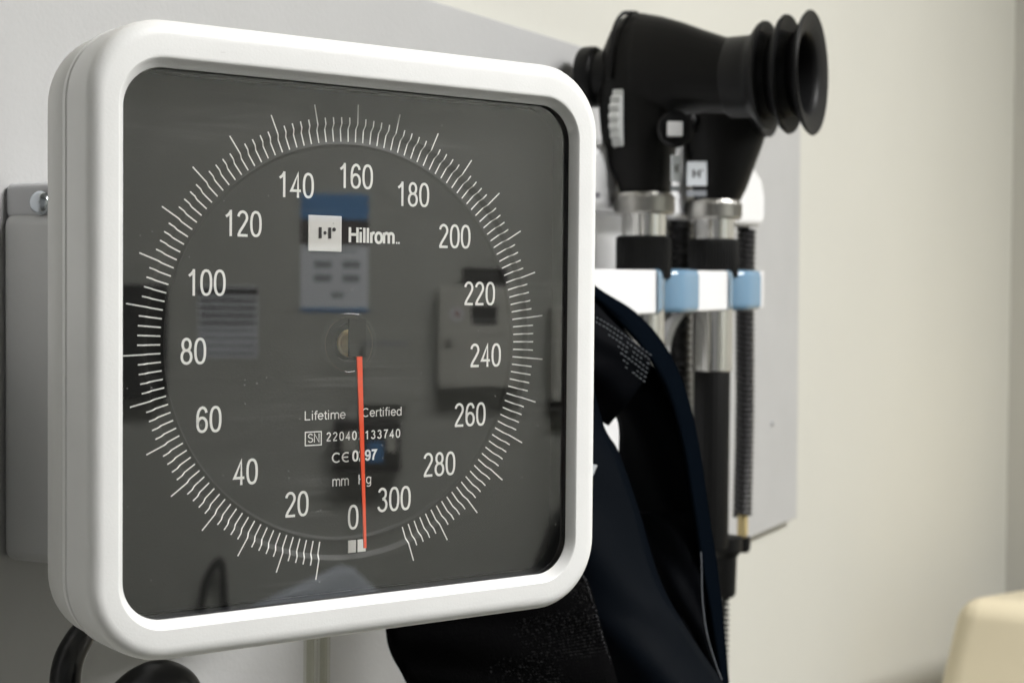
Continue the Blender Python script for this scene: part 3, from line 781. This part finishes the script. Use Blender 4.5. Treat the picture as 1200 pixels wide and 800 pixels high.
# ------------------------------------------------------------------ hoses below the gauge
hs = empty('air_hose', tuple(at(100, 735, .43))); tag(hs, 'thick glossy black hose looping below the lower left corner of the gauge', 'hose')
HO = at(100, 735, .43)
pts = [(125, 690, .47), (108, 728, .455), (92, 750, .445), (80, 775, .44), (77, 805, .44), (88, 830, .44), (115, 838, .438), (140, 822, .434), (165, 802, .43), (190, 795, .428), (212, 806, .43), (218, 830, .435), (200, 855, .44)]
sp = spline([at(*p) - HO for p in pts], 10)
MB().tube(sp, [.0038 + .0016 * min(1, i / (len(sp) * .7)) for i in range(len(sp))], 18).build('hose', M_cord, hs)
ch = empty('clear_tubing', tuple(at(373, 740, .46))); tag(ch, 'pair of clear plastic tubes hanging straight down below the gauge', 'tubing')
for px, r in ((364.5, .0021), (380, .0020)):
    c = at(px, 690, .46) - at(373, 740, .46)
    d = at(px - 2, 880, .46) - at(373, 740, .46)
    MB().tube([c, c.lerp(d, .5), d], r, 20, caps=False).build('tube', M_hose, ch)
    MB().tube([c, c.lerp(d, .5), d], r * .55, 16, caps=False).build('tube_bore', M_hose, ch)

# ------------------------------------------------------------------ exam table corner
et = empty('exam_table', (1.2, -.1, ZF)); tag(et, 'cream vinyl padded corner of an exam table in front of the right wall', 'exam table')
def E_(x, y, z): return Vector((x - 1.2, y + .1, z - ZF))
rings = [[E_(.935, .085, -.40), E_(.935, -.55, -.40), E_(1.56, -.55, -.46), E_(1.56, .085, -.46)],
         [E_(.957, .066, -.32), E_(.957, -.55, -.31), E_(1.55, -.55, -.39), E_(1.55, .066, -.39)],
         [E_(.966, .050, -.235), E_(.966, -.55, -.235), E_(1.53, -.55, -.312), E_(1.53, .050, -.312)]]
b = MB(); b.loft(rings, True, True, True); b.build('padded_top', M_vinyl, et, bevel=.02, seg=6)
MB().box(-.2, .32, -.4, .14, 0, 1.04).build('cabinet_base', M_boxg, et, bevel=.005)

# ------------------------------------------------------------------ opposite wall: things that the window of the gauge mirrors
def onwall(name, lab, cat, x0, x1, z0, z1, d, m_, bev=0):
    t = empty(name, ((x0 + x1) / 2, YW0, (z0 + z1) / 2)); tag(t, lab, cat)
    w_, h_ = (x1 - x0) / 2, (z1 - z0) / 2
    MB().box(-w_, w_, 0.0005, d, -h_, h_).build('sheet' if d < .01 else 'body', m_, t, smooth=bool(bev), bevel=bev)
    return t, w_, h_
def patch(t, x0, x1, z0, z1, d, m_, name='print', d0=0):
    return MB().box(x0, x1, d0 + .0005, d0 + d, z0, z1).build(name, m_, t, smooth=False)
t, w_, h_ = onwall('leaflet_poster', 'poster with a blue header over a picture and printed text, mirrored in the gauge', 'poster', .030, .162, -.0175, .213, .002, M_paper)
patch(t, -w_, w_, h_ - .050, h_, .001, M_pblue, 'header', .002); patch(t, -w_, w_, h_ - .100, h_ - .050, .001, M_pdark, 'picture', .002)
patch(t, -w_, w_, -h_, -h_ + .007, .001, M_pblue, 'footer', .002)
for i in range(2):
    for j in range(2): patch(t, -.040 + i * .055, -.006 + i * .055, -.03 - j * .027, -.016 - j * .027, .0006, M_pgrey, 'text_block', .002)
patch(t, -.045, .045, .002, .006, .0006, M_pgrey, 'text_block', .002); patch(t, -.006, .018, -.088, -.078, .0006, M_pgrey, 'text_block', .002)
t, w_, h_ = onwall('notice_sheet', 'small ruled paper notice on the opposite wall, mirrored at the left of the dial', 'notice', -.166, -.052, -.108, .031, .002, M_paper)
patch(t, -w_, w_, h_ - .018, h_ - .004, .001, M_ink, 'header', .002)
for j in range(8): patch(t, -w_ + .003, w_ - .003, h_ - .032 - j * .0145, h_ - .0250 - j * .0145, .0006, M_ink if j < 4 else M_pgrey, 'text_line', .002)
t, w_, h_ = onwall('monitor', 'black monitor on the opposite wall, mirrored at the far left of the dial', 'monitor', -.46, -.222, -.185, .032, .05, M_monitor, .006)
t, w_, h_ = onwall('dispenser_box', 'grey wall dispenser with a dark top and round emblem, mirrored right of the needle', 'dispenser', .295, .455, -.165, .035, .06, M_boxg, .006)
patch(t, -.128 + .10, .128 - .10 + .03, h_, h_ + .036, .045, M_dark, 'lid', 0); patch(t, -.016, .035, .025, .062, .001, M_dark, 'dark_window', .06)
MB().lathe([(.0001, .002), (.012, .002), (.012, 0)], MX((-.045, .0605, .045), (0, 1, 0)), 24).build('emblem', M_paper, t); MB().lathe([(.0001, .001), (.006, .001), (.006, 0)], MX((-.045, .063, .045), (0, 1, 0)), 20).build('emblem_dot', M_red, t)
MB().lathe([(.0001, .006), (.007, .006), (.007, 0)], MX((-.062, .0605, -.01), (0, 1, 0)), 20).build('lock', M_chrome, t)
t, w_, h_ = onwall('glove_box_holder', 'dark wire holder with small boxes on the opposite wall, mirrored below the needle pivot', 'holder', .095, .222, -.325, -.228, .07, M_dark, .004)
patch(t, -.05, -.02, -.01, .03, .004, M_boxg, 'small_box', .07); patch(t, .0, .03, -.03, .01, .004, M_pblue, 'small_box', .07); patch(t, .035, .055, -.01, .025, .004, M_boxg, 'small_box', .07)
t, w_, h_ = onwall('wall_cabinet', 'narrow grey cabinet on the opposite wall, mirrored at the right edge of the dial', 'cabinet', .520, .60, -.19, -.002, .06, M_boxg, .004)
patch(t, -w_, w_, -h_ - .02, -h_, .05, M_dark, 'base', 0)
t, w_, h_ = onwall('clear_holder', 'empty grey leaflet holder on the opposite wall, mirrored beside the needle', 'leaflet holder', .150, .235, -.20, -.075, .03, M_opp, .003)
patch(t, -w_, w_, h_ - .006, h_, .0015, M_pgrey, 'edge', .03)
# chair
ct = empty('chair', (.07, -2.3, ZF)); tag(ct, 'pale blue vinyl chair below the poster, mirrored at the bottom of the dial', 'chair')
MB().box(-.24, .24, -.22, .24, .42, .47).build('seat', M_chair, ct, bevel=.02)
b = MB(); prf = [(-.30, .50), (-.30, .80), (-.12, .93), (.035, 1.0), (.06, .995), (.12, .935), (.125, .85), (.12, .50), (.085, .50), (.085, .90), (.045, .94), (-.05, .91), (-.18, .82), (-.25, .75), (-.26, .5)]
b.prism(prf, 'y', -.22, -.18); b.build('backrest', M_chair, ct, bevel=.01)
for x in (-.21, .21):
    for y in (-.2, .2): MB().tube([(x, y, 0), (x, y, .43)], .012, 10).build('leg', M_steel, ct)
lt = empty('looped_hose', (-.13, YW0, -.55)); tag(lt, 'thin dark looped hose on the opposite wall, mirrored at the lower left of the dial', 'hose')
MB().tube(spline([(-.03, .03, -.10), (-.022, .03, .0), (.0, .03, .045), (.012, .03, .04), (.018, .03, -.06)], 8), .0075, 10).build('loop', M_dark, lt)
bg = empty('filler', (.55, YW0, -.5)); tag(bg, "black bag added low on the opposite wall, mirrored in the dial's lower right corner", 'filler')  # form invented to blacken the lower right of the dial's reflection
b = MB(); b.prism([(x - .55, z + .5) for x, z in ((.533, -.42), (.60, -.38), (.64, -.45), (.64, -.64), (.48, -.64), (.497, -.513))], 'y', .001, .09); b.build('body', M_monitor, bg, bevel=.008)
MB().tube(spline([(.0, .045, .06), (.01, .045, .16), (.05, .045, .20), (.08, .045, .14), (.08, .045, .08)], 6), .006, 8).build('filler_loop', M_monitor, bg)
